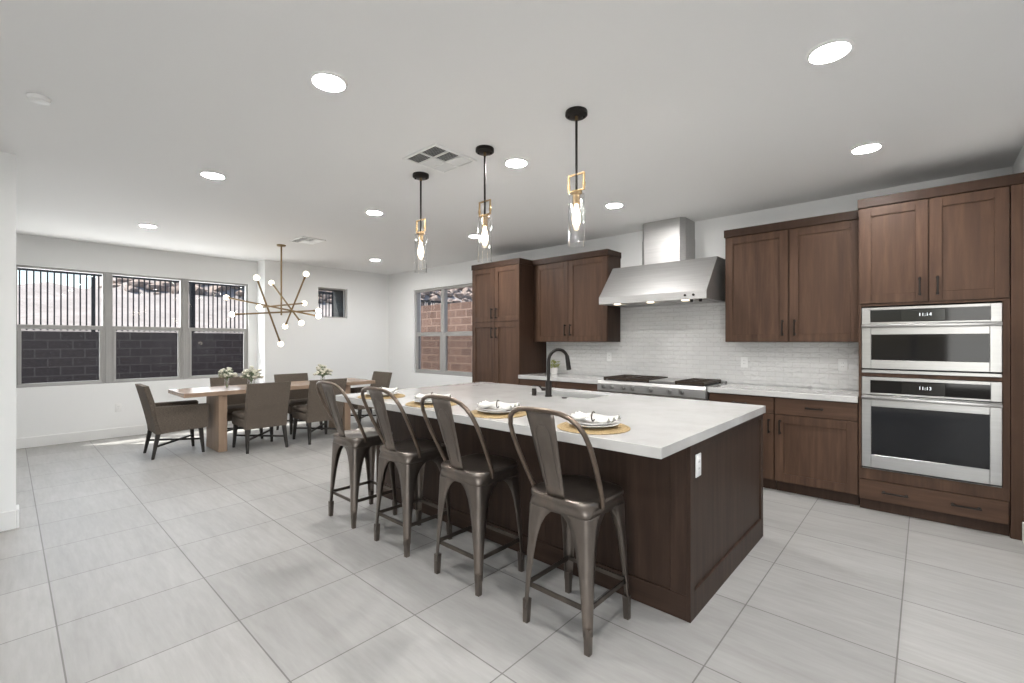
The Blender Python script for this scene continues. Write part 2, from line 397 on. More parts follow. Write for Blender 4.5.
# windows -------------------------------------------------------------
def ring_yz(mb, x0, x1, y0, y1, z0, z1, wd, wz=None):
    wz = wz or wd
    mb.box((x0, y0, z0), (x1, y0 + wd, z1), .002); mb.box((x0, y1 - wd, z0), (x1, y1, z1), .002)
    mb.box((x0, y0 + wd, z0), (x1, y1 - wd, z0 + wz), .002); mb.box((x0, y0 + wd, z1 - wz), (x1, y1 - wd, z1), .002); return mb
def ring_xz(mb, y0, y1, x0, x1, z0, z1, wd, wz=None):
    wz = wz or wd
    mb.box((x0, y0, z0), (x0 + wd, y1, z1), .002); mb.box((x1 - wd, y0, z0), (x1, y1, z1), .002)
    mb.box((x0 + wd, y0, z0), (x1 - wd, y1, z0 + wz), .002); mb.box((x0 + wd, y0, z1 - wz), (x1 - wd, y1, z1), .002); return mb
def win_root(name):
    o = bpy.data.objects.new(name, None); COL.objects.link(o); o['kind'] = 'structure'; return o
ZM = 1.545
def hung_w(name, y0, y1):
    r = win_root(name); z0, z1 = .775, 2.352
    ring_yz(MB(), XW - .11, XW - .03, y0, y1, z0, z1, .028).build('frame', 'vinyl', r)
    MB().box((XW - .10, y0 + .03, ZM), (XW - .03, y1 - .03, ZM + .045), .002).build('meeting_rail', 'vinyl', r)
    ring_yz(MB(), XW - .055, XW - .028, y0 + .03, y1 - .03, z0 + .03, ZM + .01, .034, .020).build('sash', 'vinyl', r)
    MB().box((XW - .095, y0 + .03, ZM + .045), (XW - .089, y1 - .03, z1 - .03)).build('pane', 'pane', r)
    MB().box((XW - .045, y0 + .064, z0 + .05), (XW - .039, y1 - .064, ZM - .01)).build('pane', 'pane', r)
    MB().box((XW - .092, y0 + .03, z0 + .03), (XW - .090, y1 - .03, ZM)).build('insect_screen', 'screen', r)
hung_w('window_1', 0.06, 0.935); hung_w('window_2', 0.985, 1.845); hung_w('window_3', 1.895, 2.77)
struct('trim_1', MB().box((XW - .12, 0.935, .775), (XW - .02, 0.985, 2.352), .003), 'vinyl')
struct('trim_2', MB().box((XW - .12, 1.845, .775), (XW - .02, 1.895, 2.352), .003), 'vinyl')
r = win_root('window_4')
ring_yz(MB(), XD - .10, XD - .06, *SM, .022).build('frame', 'vinyl', r)
MB().box((XD - .083, SM[0] + .022, SM[2] + .022), (XD - .077, SM[1] - .022, SM[3] - .022)).build('pane', 'pane', r)
r = win_root('window_5')
x0, x1, z0, z1 = WK; xm = -6.52; zk = 1.5
ring_xz(MB(), YK + .03, YK + .11, x0, x1, z0, z1, .045).build('frame', 'vinyl', r)
MB().box((xm - .05, YK + .03, z0 + .045), (xm + .05, YK + .11, z1 - .045), .003).build('mullion', 'vinyl', r)
for a, b in ((x0 + .045, xm - .05), (xm + .05, x1 - .045)):
    MB().box((a, YK + .035, zk), (b, YK + .10, zk + .045), .002).build('meeting_rail', 'vinyl', r)
    MB().box((a, YK + .085, zk + .045), (b, YK + .091, z1 - .045)).build('pane', 'pane', r)
    ring_xz(MB(), YK + .035, YK + .07, a, b, z0 + .045, zk, .03, .03).build('sash', 'vinyl', r)
    MB().box((a + .03, YK + .05, z0 + .075), (b - .03, YK + .056, zk - .03)).build('pane', 'pane', r)
    MB().box((a, YK + .096, z0 + .045), (b, YK + .098, zk)).build('insect_screen', 'screen', r)
# large unseen windows behind the camera, added to let light in
r = win_root('added_window_6')
ring_xz(MB(), YS - .11, YS - .03, -1.9, 3.3, .1, 2.45, .06).build('frame', 'vinyl', r)
for xx in (-.17, 1.57): MB().box((xx - .05, YS - .11, .16), (xx + .05, YS - .03, 2.39), .003).build('mullion', 'vinyl', r)
r = win_root('added_window_7')
ring_yz(MB(), XE + .03, XE + .11, 0.2, 3.6, .1, 2.45, .06).build('frame', 'vinyl', r)
MB().box((XE + .03, 1.85, .16), (XE + .11, 1.95, 2.39), .003).build('mullion', 'vinyl', r)

MB().box((XE + .06, .26, .16), (XE + .066, 1.85, 2.39)).build('pane', 'pane', r)
MB().box((XE + .06, 1.95, .16), (XE + .066, 3.54, 2.39)).build('pane', 'pane', r)
r = bpy.data.objects['added_window_6']
for a, b in ((-1.84, -.22), (-.12, 1.52), (1.62, 3.24)): MB().box((a, YS - .07, .16), (b, YS - .064, 2.39)).build('pane', 'pane', r)

# tiled backsplash on the kitchen wall
bs = MB(); bs.box((-4.09, YK - .008, .92), (-2.9, YK, 1.362)); bs.box((-2.9, YK - .008, .92), (-1.53, YK, 2.2)); bs.box((-1.53, YK - .008, .92), (-.41, YK, 1.362))
struct('wall_backsplash', bs, 'backsplash')

# ------------------------------------------------------------------ outside
struct('ground', MB().box((-60, -40, -.4), (-8.9, 40, -.15)), 'yard')
struct('ground_side', MB().box((-8.9, 5.6, -.4), (20, 40, -.15)), 'yard')
XF = -14.5
struct('wall_garden_west', MB().box((XF - .2, -8, -.15), (XF, 22, 1.60), .004), 'blocks_w')
struct('wall_garden_north', MB().box((XF, 7.9, -.15), (6, 8.1, 2.38), .004), 'blocks_n')
fe = thing('iron_fence', 'black iron picket fence on top of the garden block wall beyond the windows', 'fence', (XF - .1, 7, 1.6))
rl = MB().bar((0, -15, .10), (0, 15, .10), .03, .035); rl.bar((0, -15, 1.362), (0, 15, 1.362), .045, .075); rl.build('rail', 'iron', fe)
pk = MB()
for i in range(280):
    y = -14.95 + i * .107
    pk.box((-.011, y - .013, .02), (.011, y + .013, 1.35))
o = pk.build('pickets', 'iron', fe); o['kind'] = 'stuff'
for y in [1.37 - 7 + 1.97 * k for k in range(-4, 11)]:
    MB().box((-.035, y - .035, 0), (.035, y + .035, 1.435), .004).build('post', 'iron', fe)
# hillside
hb = MB(); nx, ny = 48, 64; vs = []
def hill_z(x, y):
    u = (-15.2 - x) / 22
    rise = min(1, max(0, (u - .40) / .22)) * 3.6 / (1 + math.exp(-(y - 3.7) * 4))
    return 1.25 + 2.15 * min(1, u / .40) ** .9 + rise + (.10 * math.sin(x * 2.1 + y * 1.3) + .08 * math.sin(y * 2.9 - x)) * min(1, u * 3)
for i in range(nx + 1):
    for j in range(ny + 1):
        x, y = -15.2 - 22 * i / nx, -22 + 64 * j / ny
        vs.append((x, y, hill_z(x, y)))
fs = [(i * (ny + 1) + j, (i + 1) * (ny + 1) + j, (i + 1) * (ny + 1) + j + 1, i * (ny + 1) + j + 1) for i in range(nx) for j in range(ny)]
hb.add(vs, fs, True); struct('hill', hb, 'slope')
rk = MB()
for i in range(1100):
    y = random.uniform(3.1, 32); x = -15.2 - 22 * random.uniform(.395, .62)
    rk.ball((x, y, hill_z(x, y) + .05), random.uniform(.14, .40), 1, (1, random.uniform(.8, 1.4), random.uniform(.6, .9)), .18)
o = rk.build('rubble', 'rock'); o['kind'] = 'stuff'; tag(o, 'dark loose rocks along the crest of the pale slope beyond the iron fence', 'rocks')

# ------------------------------------------------------------------ cabinets
def shaker(mb, x0, x1, z0, z1, y, rail=.072, t=.02, rec=.012):
    # a framed door standing in front of y, its face at y - t
    mb.box((x0, y - t, z0), (x0 + rail, y, z1), .0015); mb.box((x1 - rail, y - t, z0), (x1, y, z1), .0015)
    mb.box((x0 + rail, y - t, z0), (x1 - rail, y, z0 + rail), .0015); mb.box((x0 + rail, y - t, z1 - rail), (x1 - rail, y, z1), .0015)
    mb.box((x0 + rail, y - t + rec, z0 + rail), (x1 - rail, y, z1 - rail)); return mb
def pull(x, z, y, l=.13, vert=True, parent=None):
    mb = MB(); h = l / 2; o = .032
    if vert:
        mb.box((x - .006, y - o - .006, z - h), (x + .006, y - o + .006, z + h), .002)
        for s in (-1, 1): mb.box((x - .005, y - o, z + s * (h - .012) - .005), (x + .005, y, z + s * (h - .012) + .005)); mb.box((x - .009, y - .004, z + s * (h - .012) - .009), (x + .009, y, z + s * (h - .012) + .009))
    else:
        mb.box((x - h, y - o - .006, z - .006), (x + h, y - o + .006, z + .006), .002)
        for s in (-1, 1): mb.box((x + s * (h - .012) - .005, y - o, z - .005), (x + s * (h - .012) + .005, y, z + .005)); mb.box((x + s * (h - .012) - .009, y - .004, z - .009), (x + s * (h - .012) + .009, y, z + .009))
    return mb.build('handle', 'black', parent)
def door(root, o, x0, x1, z0, z1, y, hx=None, hz=None, l=.13):
    ox, oy, oz = o
    d = shaker(MB(), x0 - ox, x1 - ox, z0 - oz, z1 - oz, y - oy).build('door', 'wood', root)
    if hx is not None: pull(hx - ox, hz - oz, y - oy - .02, l, True, d)
    return d
def drawer(root, o, x0, x1, z0, z1, y, hxs=(), l=.13):
    ox, oy, oz = o
    d = MB().box((x0 - ox, y - oy - .02, z0 - oz), (x1 - ox, y - oy, z1 - oz), .002).build('drawer', 'woodh', root)
    for hx in hxs: pull(hx - ox, (z0 + z1) / 2 - oz, y - oy - .02, l, False, d)
    return d
def body(root, o, x0, x1, y0, y1, z0, z1, m='wood_shaded', name='body'):
    return MB().box((x0 - o[0], y0 - o[1], z0 - o[2]), (x1 - o[0], y1 - o[1], z1 - o[2]), .001).build(name, m, root)
G = .0018
# pantry
o = (-4.571, 4.99, 0)
p = thing('pantry_cabinet', 'tall brown pantry cabinet with four doors between the far window and the counter', 'cabinet', o)
body(p, o, -5.04, -4.102, 4.70, YK - .002, .10, 2.435, 'wood_shaded')
body(p, o, -5.04, -4.102, 4.77, YK - .002, 0, .10, 'wood_shaded', 'plinth')
body(p, o, -5.05, -4.092, 4.675, YK - .002, 2.435, 2.51, 'wood_shaded', 'crown_molding')
for a, b, hx in ((-5.038, -4.573, -4.615), (-4.569, -4.104, -4.527)):
    door(p, o, a, b, 1.655, 2.43, 4.70, hx, 1.77, .15)
    door(p, o, a, b, .115, 1.648, 4.70, hx, 1.495, .15)
# wall cabinet, left of the hood
o = (-3.455, 5.12, 1.365)
p = thing('wall_cabinet', 'brown two-door wall cabinet beside the pantry, left of the range hood', 'cabinet', o)
body(p, o, -4.09, -2.90, 4.97, YK - .002, 1.365, 2.435, 'wood_shaded')
body(p, o, -4.09, -2.89, 4.945, YK - .002, 2.435, 2.51, 'wood_shaded', 'crown_molding')
door(p, o, -4.03, -3.485, 1.368, 2.43, 4.97, -3.525, 1.52, .15)
door(p, o, -3.481, -2.905, 1.368, 2.43, 4.97, -3.44, 1.52, .15)
# wall cabinet, right of the hood
o = (-.97, 5.12, 1.365)
p = thing('wall_cabinet', 'brown two-door wall cabinet between the range hood and the oven tower', 'cabinet', o)
body(p, o, -1.525, -.408, 4.97, YK - .002, 1.365, 2.435, 'wood_shaded')
body(p, o, -1.535, -.408, 4.945, YK - .002, 2.435, 2.51, 'wood_shaded', 'crown_molding')
door(p, o, -1.522, -.962, 1.368, 2.43, 4.97, -1.005, 1.50, .15)
door(p, o, -.948, -.412, 1.368, 2.43, 4.97, -.905, 1.50, .15)
# base cabinets
YB = 4.70
def base_cab(name, label, x0, x1, top=.866):
    o = ((x0 + x1) / 2, 5.0, 0)
    p = thing(name, label, 'cabinet', o)
    body(p, o, x0, x1, YB, YK - .012, .10, top, 'wood_shaded')
    body(p, o, x0, x1, 4.765, YK - .012, 0, .10, 'wood_shaded', 'plinth')
    return p, o
p, o = base_cab('base_cabinet', 'brown base cabinet with drawers under the counter between pantry and cooktop', -4.098, -2.832)
for a, b in ((-4.09, -3.47), (-3.464, -2.84)):
    drawer(p, o, a, b, .715, .86, YB, ((a + b) / 2,)); drawer(p, o, a, b, .42, .708, YB, ((a + b) / 2,)); drawer(p, o, a, b, .11, .413, YB, ((a + b) / 2,))
p, o = base_cab('base_cabinet', 'brown base cabinet directly under the steel gas cooktop', -2.828, -1.603, .785)
drawer(p, o, -2.82, -1.61, .42, .76, YB, (-2.5, -1.93)); drawer(p, o, -2.82, -1.61, .11, .413, YB, (-2.5, -1.93))
p, o = base_cab('base_cabinet', 'narrow brown base cabinet right of the cooktop, half hidden by the island end', -1.598, -1.02)
drawer(p, o, -1.594, -1.023, .715, .86, YB, (-1.31,))
door(p, o, -1.594, -1.023, .11, .708, YB, -1.06, .60)
p, o = base_cab('base_cabinet', 'brown base cabinet with one drawer and one door next to the oven tower', -1.017, -.408)
drawer(p, o, -1.013, -.412, .715, .86, YB, (-.71,))
door(p, o, -1.013, -.412, .11, .708, YB, -.972, .60)
# worktops
tag(MB().box((-4.10, 4.655, .868), (-2.83, YK - .009, .918), .003).build('worktop', 'quartz'), 'white stone worktop left of the cooktop, reaching to the pantry', 'countertop')
tag(MB().box((-1.60, 4.655, .868), (-.407, YK - .009, .918), .003).build('worktop', 'quartz'), 'white stone worktop right of the cooktop, ending at the oven tower', 'countertop')

# ------------------------------------------------------------------ oven tower
o = (.05, 4.95, 0); YT = 4.70
p = thing('oven_tower', 'tall brown cabinet tower holding two built-in steel ovens at the right wall', 'cabinet', o)
def tb(name, m, *bx):
    mb = MB()
    for a, b in bx: mb.box((a[0] - o[0], a[1] - o[1], a[2] - o[2]), (b[0] - o[0], b[1] - o[1], b[2] - o[2]), .001)
    return mb.build(name, m, p)
tb('side_panel', 'wood', ((-.405, YT, .09), (-.387, YK - .002, 2.455)))
tb('side_panel', 'wood', ((.405, YT, .09), (.44, YK - .002, 2.455)))
tb('filler_strip', 'wood', ((.443, YT - .018, .0), (.505, YT + .03, 2.455)))
tb('body', 'wood_shaded', ((-.387, YT, .09), (.405, YK - .002, .34)), ((-.387, YT, 1.655), (.405, YK - .002, 2.455)), ((-.387, YT, 1.088), (.405, YK - .1, 1.116)), ((-.387, YK - .03, .34), (.405, YK - .002, 1.655)))
tb('face_frame', 'wood', ((-.403, YT - .012, .255), (.44, YT, .342)), ((-.403, YT - .012, .342), (-.385, YT, 1.655)), ((.403, YT - .012, .342), (.44, YT, 1.655)), ((-.403, YT - .012, 1.655), (.44, YT, 1.672)), ((-.385, YT - .012, 1.088), (.403, YT, 1.116)))
tb('plinth', 'wood_shaded', ((-.40, YT + .03, 0), (.44, YT + .3, .09)), ((.44, YT - .012, 0), (.443, YT + .03, .09)))
tb('crown_molding', 'wood_shaded', ((-.41, YT - .028, 2.457), (.505, YK - .002, 2.53)))
door(p, o, -.395, .017, 1.676, 2.452, YT, -.03, 1.79, .14)
door(p, o, .023, .436, 1.676, 2.452, YT, .07, 1.79, .14)
drawer(p, o, -.40, .432, .092, .25, YT, (-.175, .22), .16)

def text(body_, size, loc, parent):
    cu = bpy.data.curves.new('clock_digits', 'FONT'); cu.body = body_; cu.size = size * .9; cu.align_x = 'CENTER'; cu.align_y = 'CENTER'; cu.extrude = .0004
    cu.materials.append(M['digits']); t = bpy.data.objects.new('clock_digits', cu); COL.objects.link(t)
    bpy.context.view_layer.update()
    me = bpy.data.meshes.new_from_object(t.evaluated_get(bpy.context.evaluated_depsgraph_get())); bpy.data.objects.remove(t)
    me.materials.clear(); me.materials.append(M['digits'])
    t = bpy.data.objects.new('clock_digits', me); COL.objects.link(t)
    t.parent = parent; t.location = loc; t.rotation_euler = (PI / 2, 0, 0); return t
def oven(name, label, z0, z1, cz0, cz1, hz, wz0, wz1, clock, handle_r, disp):
    o = (.01, 4.95, z0); xa, xb = -.382 - o[0], .40 - o[0]; yf = 4.668 - o[1]; h = z1 - z0
    r = thing(name, label, 'oven', o)
    MB().box((xa + .006, 4.69 - o[1], .006), (xb - .006, .20, h - .006)).build('body', 'dark', r)
    # control strip: steel frame round a black glass strip
    c0, c1 = cz0 - z0, cz1 - z0
    mb = MB(); mb.box((xa, yf, c0), (xa + .055, yf + .03, h), .002); mb.box((xb - .055, yf, c0), (xb, yf + .03, h), .002)
    mb.box((xa + .055, yf, c1), (xb - .055, yf + .03, h), .002); mb.box((xa + .055, yf, c0), (xb - .055, yf + .03, c0 + .014), .002)
    mb.build('control_frame', 'steelx', r)
    g = MB().box((xa + .055, yf + .003, c0 + .014), (xb - .055, yf + .02, c1)).build('control_panel', 'black_glass', r)
    MB().box((disp - .115, yf + .0015, c0 + .02), (disp + .13, yf + .003, c1 - .006)).build('display', mat_disp, g)
    text(clock, .038, (disp + .02, yf + .0008, (c0 + c1) / 2 + .01), g)
    # door
    t = c0 - .006; b = .035 if name == 'microwave_oven' else .014
    w0, w1 = wz0 - z0, wz1 - z0
    mb = MB(); mb.box((xa, yf - .004, b), (xa + .06, yf + .03, t), .003); mb.box((xb - .06, yf - .004, b), (xb, yf + .03, t), .003)
    mb.box((xa + .06, yf - .004, b), (xb - .06, yf + .03, w0), .002); mb.box((xa + .06, yf - .004, w1), (xb - .06, yf + .03, t), .002)
    d = mb.build('door', 'steelx', r)
    MB().box((xa + .06, yf + .001, w0), (xb - .06, yf + .022, w1)).build('window', 'black_glass', d)
    hm = MB(); hm.box((xa + .002, yf - .062, hz - z0 - .014), (xb - .002, yf - .04, hz - z0 + .014), .006, 2)
    for s in (xa + .03, xb - .03): hm.box((s - .012, yf - .045, hz - z0 - .01), (s + .012, yf - .003, hz - z0 + .01), .003)
    hm.build('handle', 'steelx', d)
    mb = MB().box((xa, yf, 0), (xb, yf + .03, b - .010), .002); mb.build('vent_strip', 'steelx', r)
    return r
mat_disp = mat('display_glass', (0.006, 0.006, 0.006), 0.12)
oven('microwave_oven', 'built-in steel microwave oven, upper appliance in the oven tower', 1.118, 1.642, 1.510, 1.620, 1.494, 1.222, 1.425, '11:14', 0, -.03)
oven('wall_oven', 'large built-in steel wall oven below the microwave in the oven tower', .345, 1.085, .945, 1.06, .922, .462, .850, '11:13', 0, -.03)

# ------------------------------------------------------------------ range hood and cooktop
o = (-2.21, 5.0, 1.80)
p = thing('range_hood', 'large stainless steel range hood with a chimney above the gas cooktop', 'range hood', o)
hx0, hx1 = -.61, .61
prof = [(4.63, 1.80), (4.63, 1.88), (4.95, 2.257), (YK - .010, 2.257), (YK - .010, 1.80)]
MB().prism([(y - o[1], z - o[2]) for y, z in prof], 0, hx0, hx1).build('canopy', 'steel', p)
ch = [(-.256, .288), (-.256, .01), (-.21, -.04), (.21, -.04), (.256, .01), (.256, .288)]
MB().prism(ch, 2, .457, .457 + .28).prism([(a * .985, b if b > .2 else b + .004) for a, b in ch], 2, .737, .94).build('chimney', 'steel', p)
mb = MB()
for k in range(3): mb.box((-.55 + k * .37, -.26, -.006), (-.20 + k * .37, .22, -.0005))
mb.build('baffle_filter', 'steelx', p)
for x in (-.40, 0, .38): MB().lathe([(.0, .0), (.034, .0), (.038, .004), (.038, .0115)], (x, -.315, -.012), 20).build('lamp', 'puck', p)
for x in (.44, .53): MB().lathe([(0, 0), (.013, 0), (.016, .012), (.016, .0265)], (x, -.31, -.027), 16).build('knob', 'black', p)
for x in (.40, .485): 
    mb = MB(); mb.tube([(x, -.372, .04), (x, -.385, .04)], .012, 14); mb.build('button', 'black', p)

o = (-2.215, 4.95, .79)
p = thing('gas_cooktop', 'stainless steel gas cooktop with griddle and a row of front knobs', 'cooktop', o)
mb = MB(); mb.box((-.612, -.32, .0), (.612, .33, .128), .004); mb.prism([(-.345, .02), (-.345, .10), (-.32, .13), (-.32, .0)], 0, -.612, .612)
mb.box((-.612, .25, .125), (.612, .325, .15), .003); mb.build('body', 'steel', p)
MB().box((-.575, -.25, .128), (.575, .24, .132)).build('burner_tray', 'dark', p)
def grate(x0, x1):
    mb = MB(); z0, z1 = .135, .168
    mb.box((x0, -.265, z0 + .008), (x1, -.245, z1)); mb.box((x0, .225, z0 + .008), (x1, .245, z1)); mb.box((x0, -.245, z0 + .008), (x0 + .02, .225, z1)); mb.box((x1 - .02, -.245, z0 + .008), (x1, .225, z1))
    xm = (x0 + x1) / 2; mb.box((xm - .009, -.245, z0 + .01), (xm + .009, .225, z1)); mb.box((x0 + .02, -.018, z0 + .01), (x1 - .02, .0, z1))
    for yy in (-.13, .11): mb.box((x0 + .02, yy - .008, z0 + .012), (x1 - .02, yy + .008, z1 - .002)); mb.lathe([(0, .0), (.045, .0), (.05, -.012), (.05, -.028)], (xm, yy, z0 + .02), 18)
    for xx in (x0 + .01, x1 - .01):
        for yy in (-.255, .235): mb.box((xx - .01, yy - .01, .130), (xx + .01, yy + .01, z0 + .01))
    return mb.build('grate', 'castiron', p)
grate(-.575, -.30); grate(-.295, -.02); grate(.275, .575)
mb = MB().box((-.012, -.268, .132), (.268, .245, .158), .004); mb.build('griddle_cover', 'steelx', p)
for x in (-.53, -.42, -.28, -.165, .04, .25, .38):
    mb = MB(); mb.tube([(x, -.345, .065), (x, -.352, .065)], .026, 18); mb.tube([(x, -.352, .065), (x, -.385, .065)], [.021, .018], 18); mb.box((x - .004, -.389, .05), (x + .004, -.384, .083))
    mb.build('knob', 'steelx', p)

# ------------------------------------------------------------------ island
IX0, IX1, IY0, IY1 = -3.66, -.845, 2.228, 3.57
o = ((IX0 + IX1) / 2, (IY0 + IY1) / 2, 0)
p = thing('kitchen_island', 'long dark brown panelled kitchen island in the middle of the room', 'kitchen island', o)
hw, hd = (IX1 - IX0) / 2, (IY1 - IY0) / 2
MB().box((-hw + .02, -hd + .02, .0), (hw - .02, hd - .09, .12)).box((-hw + .02, -hd + .02, .12), (hw - .02, -.30, .867)).box((-hw + .02, -.30, .12), (hw - .02, hd - .025, .60)).build('body', 'wood_shaded', p)
mb = MB()   # end panel facing the open kitchen
x1, x0 = hw, hw - .02
mb.box((x0, -hd, 0), (x1, -hd + .055, .867), .001); mb.box((x0, hd - .05, 0), (x1, hd, .867), .001)
mb.box((x0, -hd + .055, 0), (x1, hd - .05, .135), .001); mb.box((x0, -hd + .055, .83), (x1, hd - .05, .867), .001); mb.box((x0, -hd + .055, .135), (x1 - .012, hd - .05, .83))
mb.build('end_panel', 'wood_island', p)
mb = MB()
mb.box((-hw, -hd, 0), (-hw + .02, -hd + .055, .867), .001); mb.box((-hw, hd - .05, 0), (-hw + .02, hd, .867), .001)
mb.box((-hw, -hd + .055, 0), (-hw + .02, hd - .05, .135), .001); mb.box((-hw, -hd + .055, .83), (-hw + .02, hd - .05, .867), .001); mb.box((-hw + .012, -hd + .055, .135), (-hw + .02, hd - .05, .83))
mb.build('end_panel', 'wood_island', p)
mb = MB()   # seating side
mb.box((-hw + .02, -hd + .008, .125), (hw - .1, -hd + .02, .867)); mb.box((hw - .1, -hd, .125), (hw - .02, -hd + .02, .867), .001); mb.box((-hw + .02, -hd, .125), (-hw + .1, -hd + .02, .867), .001)
for k in (1, 2): xk = -hw + k * (2 * hw) / 3; mb.box((xk - .04, -hd + .003, .125), (xk + .04, -hd + .02, .867), .001)
mb.build('back_panel', 'wood_island', p)
MB().box((-hw + .02, -hd, 0), (hw - .02, -hd + .02, .123), .002).build('base_rail', 'woodh_island', p)
n = 5; wdt = (2 * hw - .05) / n
for k in range(n):
    a = -hw + .025 + k * wdt
    d = MB(); d.box((a + .003, hd - .022, .13), (a + wdt - .003, hd, .86), .002); d.box((a + .08, hd - .001, .21), (a + wdt - .08, hd + .0005, .78))
    d.build('door', 'wood_island', p)
# countertop with a sink cut-out
tx0, tx1, ty0, ty1 = -3.70, -.832, 1.864, 3.585
sx0, sx1, sy0, sy1 = -2.58, -1.97, 3.08, 3.40
mb = MB()
zt0, zt1 = .868, .918
mb.box((tx0, ty0, zt0), (tx1, sy0, zt1), .002); mb.box((tx0, sy1, zt0), (tx1, ty1, zt1), .002); mb.box((tx0, sy0 - .002, zt0 + .001), (sx0, sy1 + .002, zt1 - .00001)); mb.box((sx1, sy0 - .002, zt0 + .001), (tx1, sy1 + .002, zt1 - .00001))
def slab_hole(x0, x1, y0, y1, a0, a1, b0, b1, z0, z1):
    O = [(x0, y0), (x1, y0), (x1, y1), (x0, y1)]; I = [(a0, b0), (a1, b0), (a1, b1), (a0, b1)]
    vs = [(x, y, z) for z in (z0, z1) for x, y in O + I]; fs = []
    for i in range(4):
        j = (i + 1) % 4
        fs += [(i, j, 4 + j, 4 + i), (8 + i, 8 + j, 12 + j, 12 + i), (i, j, 8 + j, 8 + i), (4 + i, 4 + j, 12 + j, 12 + i)]
    return MB().add(vs, fs)
ct = slab_hole(tx0, tx1, ty0, ty1, sx0, sx1, sy0, sy1, zt0, zt1).build('island_countertop', 'quartz')
md = ct.modifiers.new('eased_edge', 'BEVEL'); md.width = .003; md.segments = 2; md.limit_method = 'ANGLE'
tag(ct, 'long white stone countertop on the dark island, with a sink cut into it', 'countertop')
# sink
o = ((sx0 + sx1) / 2, (sy0 + sy1) / 2, .65)
p = thing('kitchen_sink', 'undermount stainless steel sink set into the island countertop', 'sink', o)
a, b = (sx1 - sx0) / 2 - .002, (sy1 - sy0) / 2 - .002; t_ = .004
mb = MB(); zt = .262
mb.box((-a, -b, 0), (a, b, t_)); mb.box((-a, -b, 0), (-a + t_, b, zt)); mb.box((a - t_, -b, 0), (a, b, zt)); mb.box((-a, -b, 0), (a, -b + t_, zt)); mb.box((-a, b - t_, 0), (a, b, zt))
mb.build('basin', 'satin', p)
MB().lathe([(0, .0), (.045, .0), (.05, .004), (.03, .006), (0, .005)], (0, .05, t_), 20).build('drain', 'steel', p)
# faucet
o = (-2.295, 2.985, .918); p = thing('kitchen_faucet', 'tall black gooseneck faucet standing beside the island sink', 'faucet', o)
MB().lathe([(.031, 0), (.031, .006), (.026, .012), (.026, .12), (.02, .13)], (0, 0, 0), 24).build('base', 'black', p)
d = Vector((.30, .954, 0)); R = .10
pts = [(0, 0, .10), (0, 0, .18), (0, 0, .285)] + [tuple(d * (R - R * math.cos(a)) + Vector((0, 0, .285 + R * math.sin(a)))) for a in [PI * k / 14 for k in range(1, 13)]]
MB().tube(pts, .0135, 14).build('spout', 'black', p)
e = Vector(pts[-1]); q = e + (d * .02 + Vector((0, 0, -.115)))
MB().tube([e + (e - q) * .06, e, (e + q) / 2, q], [.0145, .017, .019, .021], 14).build('spray_head', 'black', p)
mb = MB(); mb.tube([(-.02, -.01, .06), (-.05, -.024, .06)], .014, 12); mb.tube([(-.047, -.022, .06), (-.075, -.034, .085)], [.008, .005], 10); mb.build('handle', 'black', p)
tag(MB().lathe([(.02, 0), (.02, .056), (.017, .06), (0, .06)], (0, 0, 0), 20).build('soap_dispenser', 'black', loc=(-2.431, 2.965, .918)), 'small black cylinder cap on the island, left of the faucet', 'dispenser')
tag(MB().lathe([(.022, 0), (.022, .006), (.014, .009), (0, .009)], (0, 0, 0), 20).build('air_switch', 'black', loc=(-2.136, 2.985, .918)), 'flat black push button on the island countertop between faucet and nearest sink edge', 'switch button')

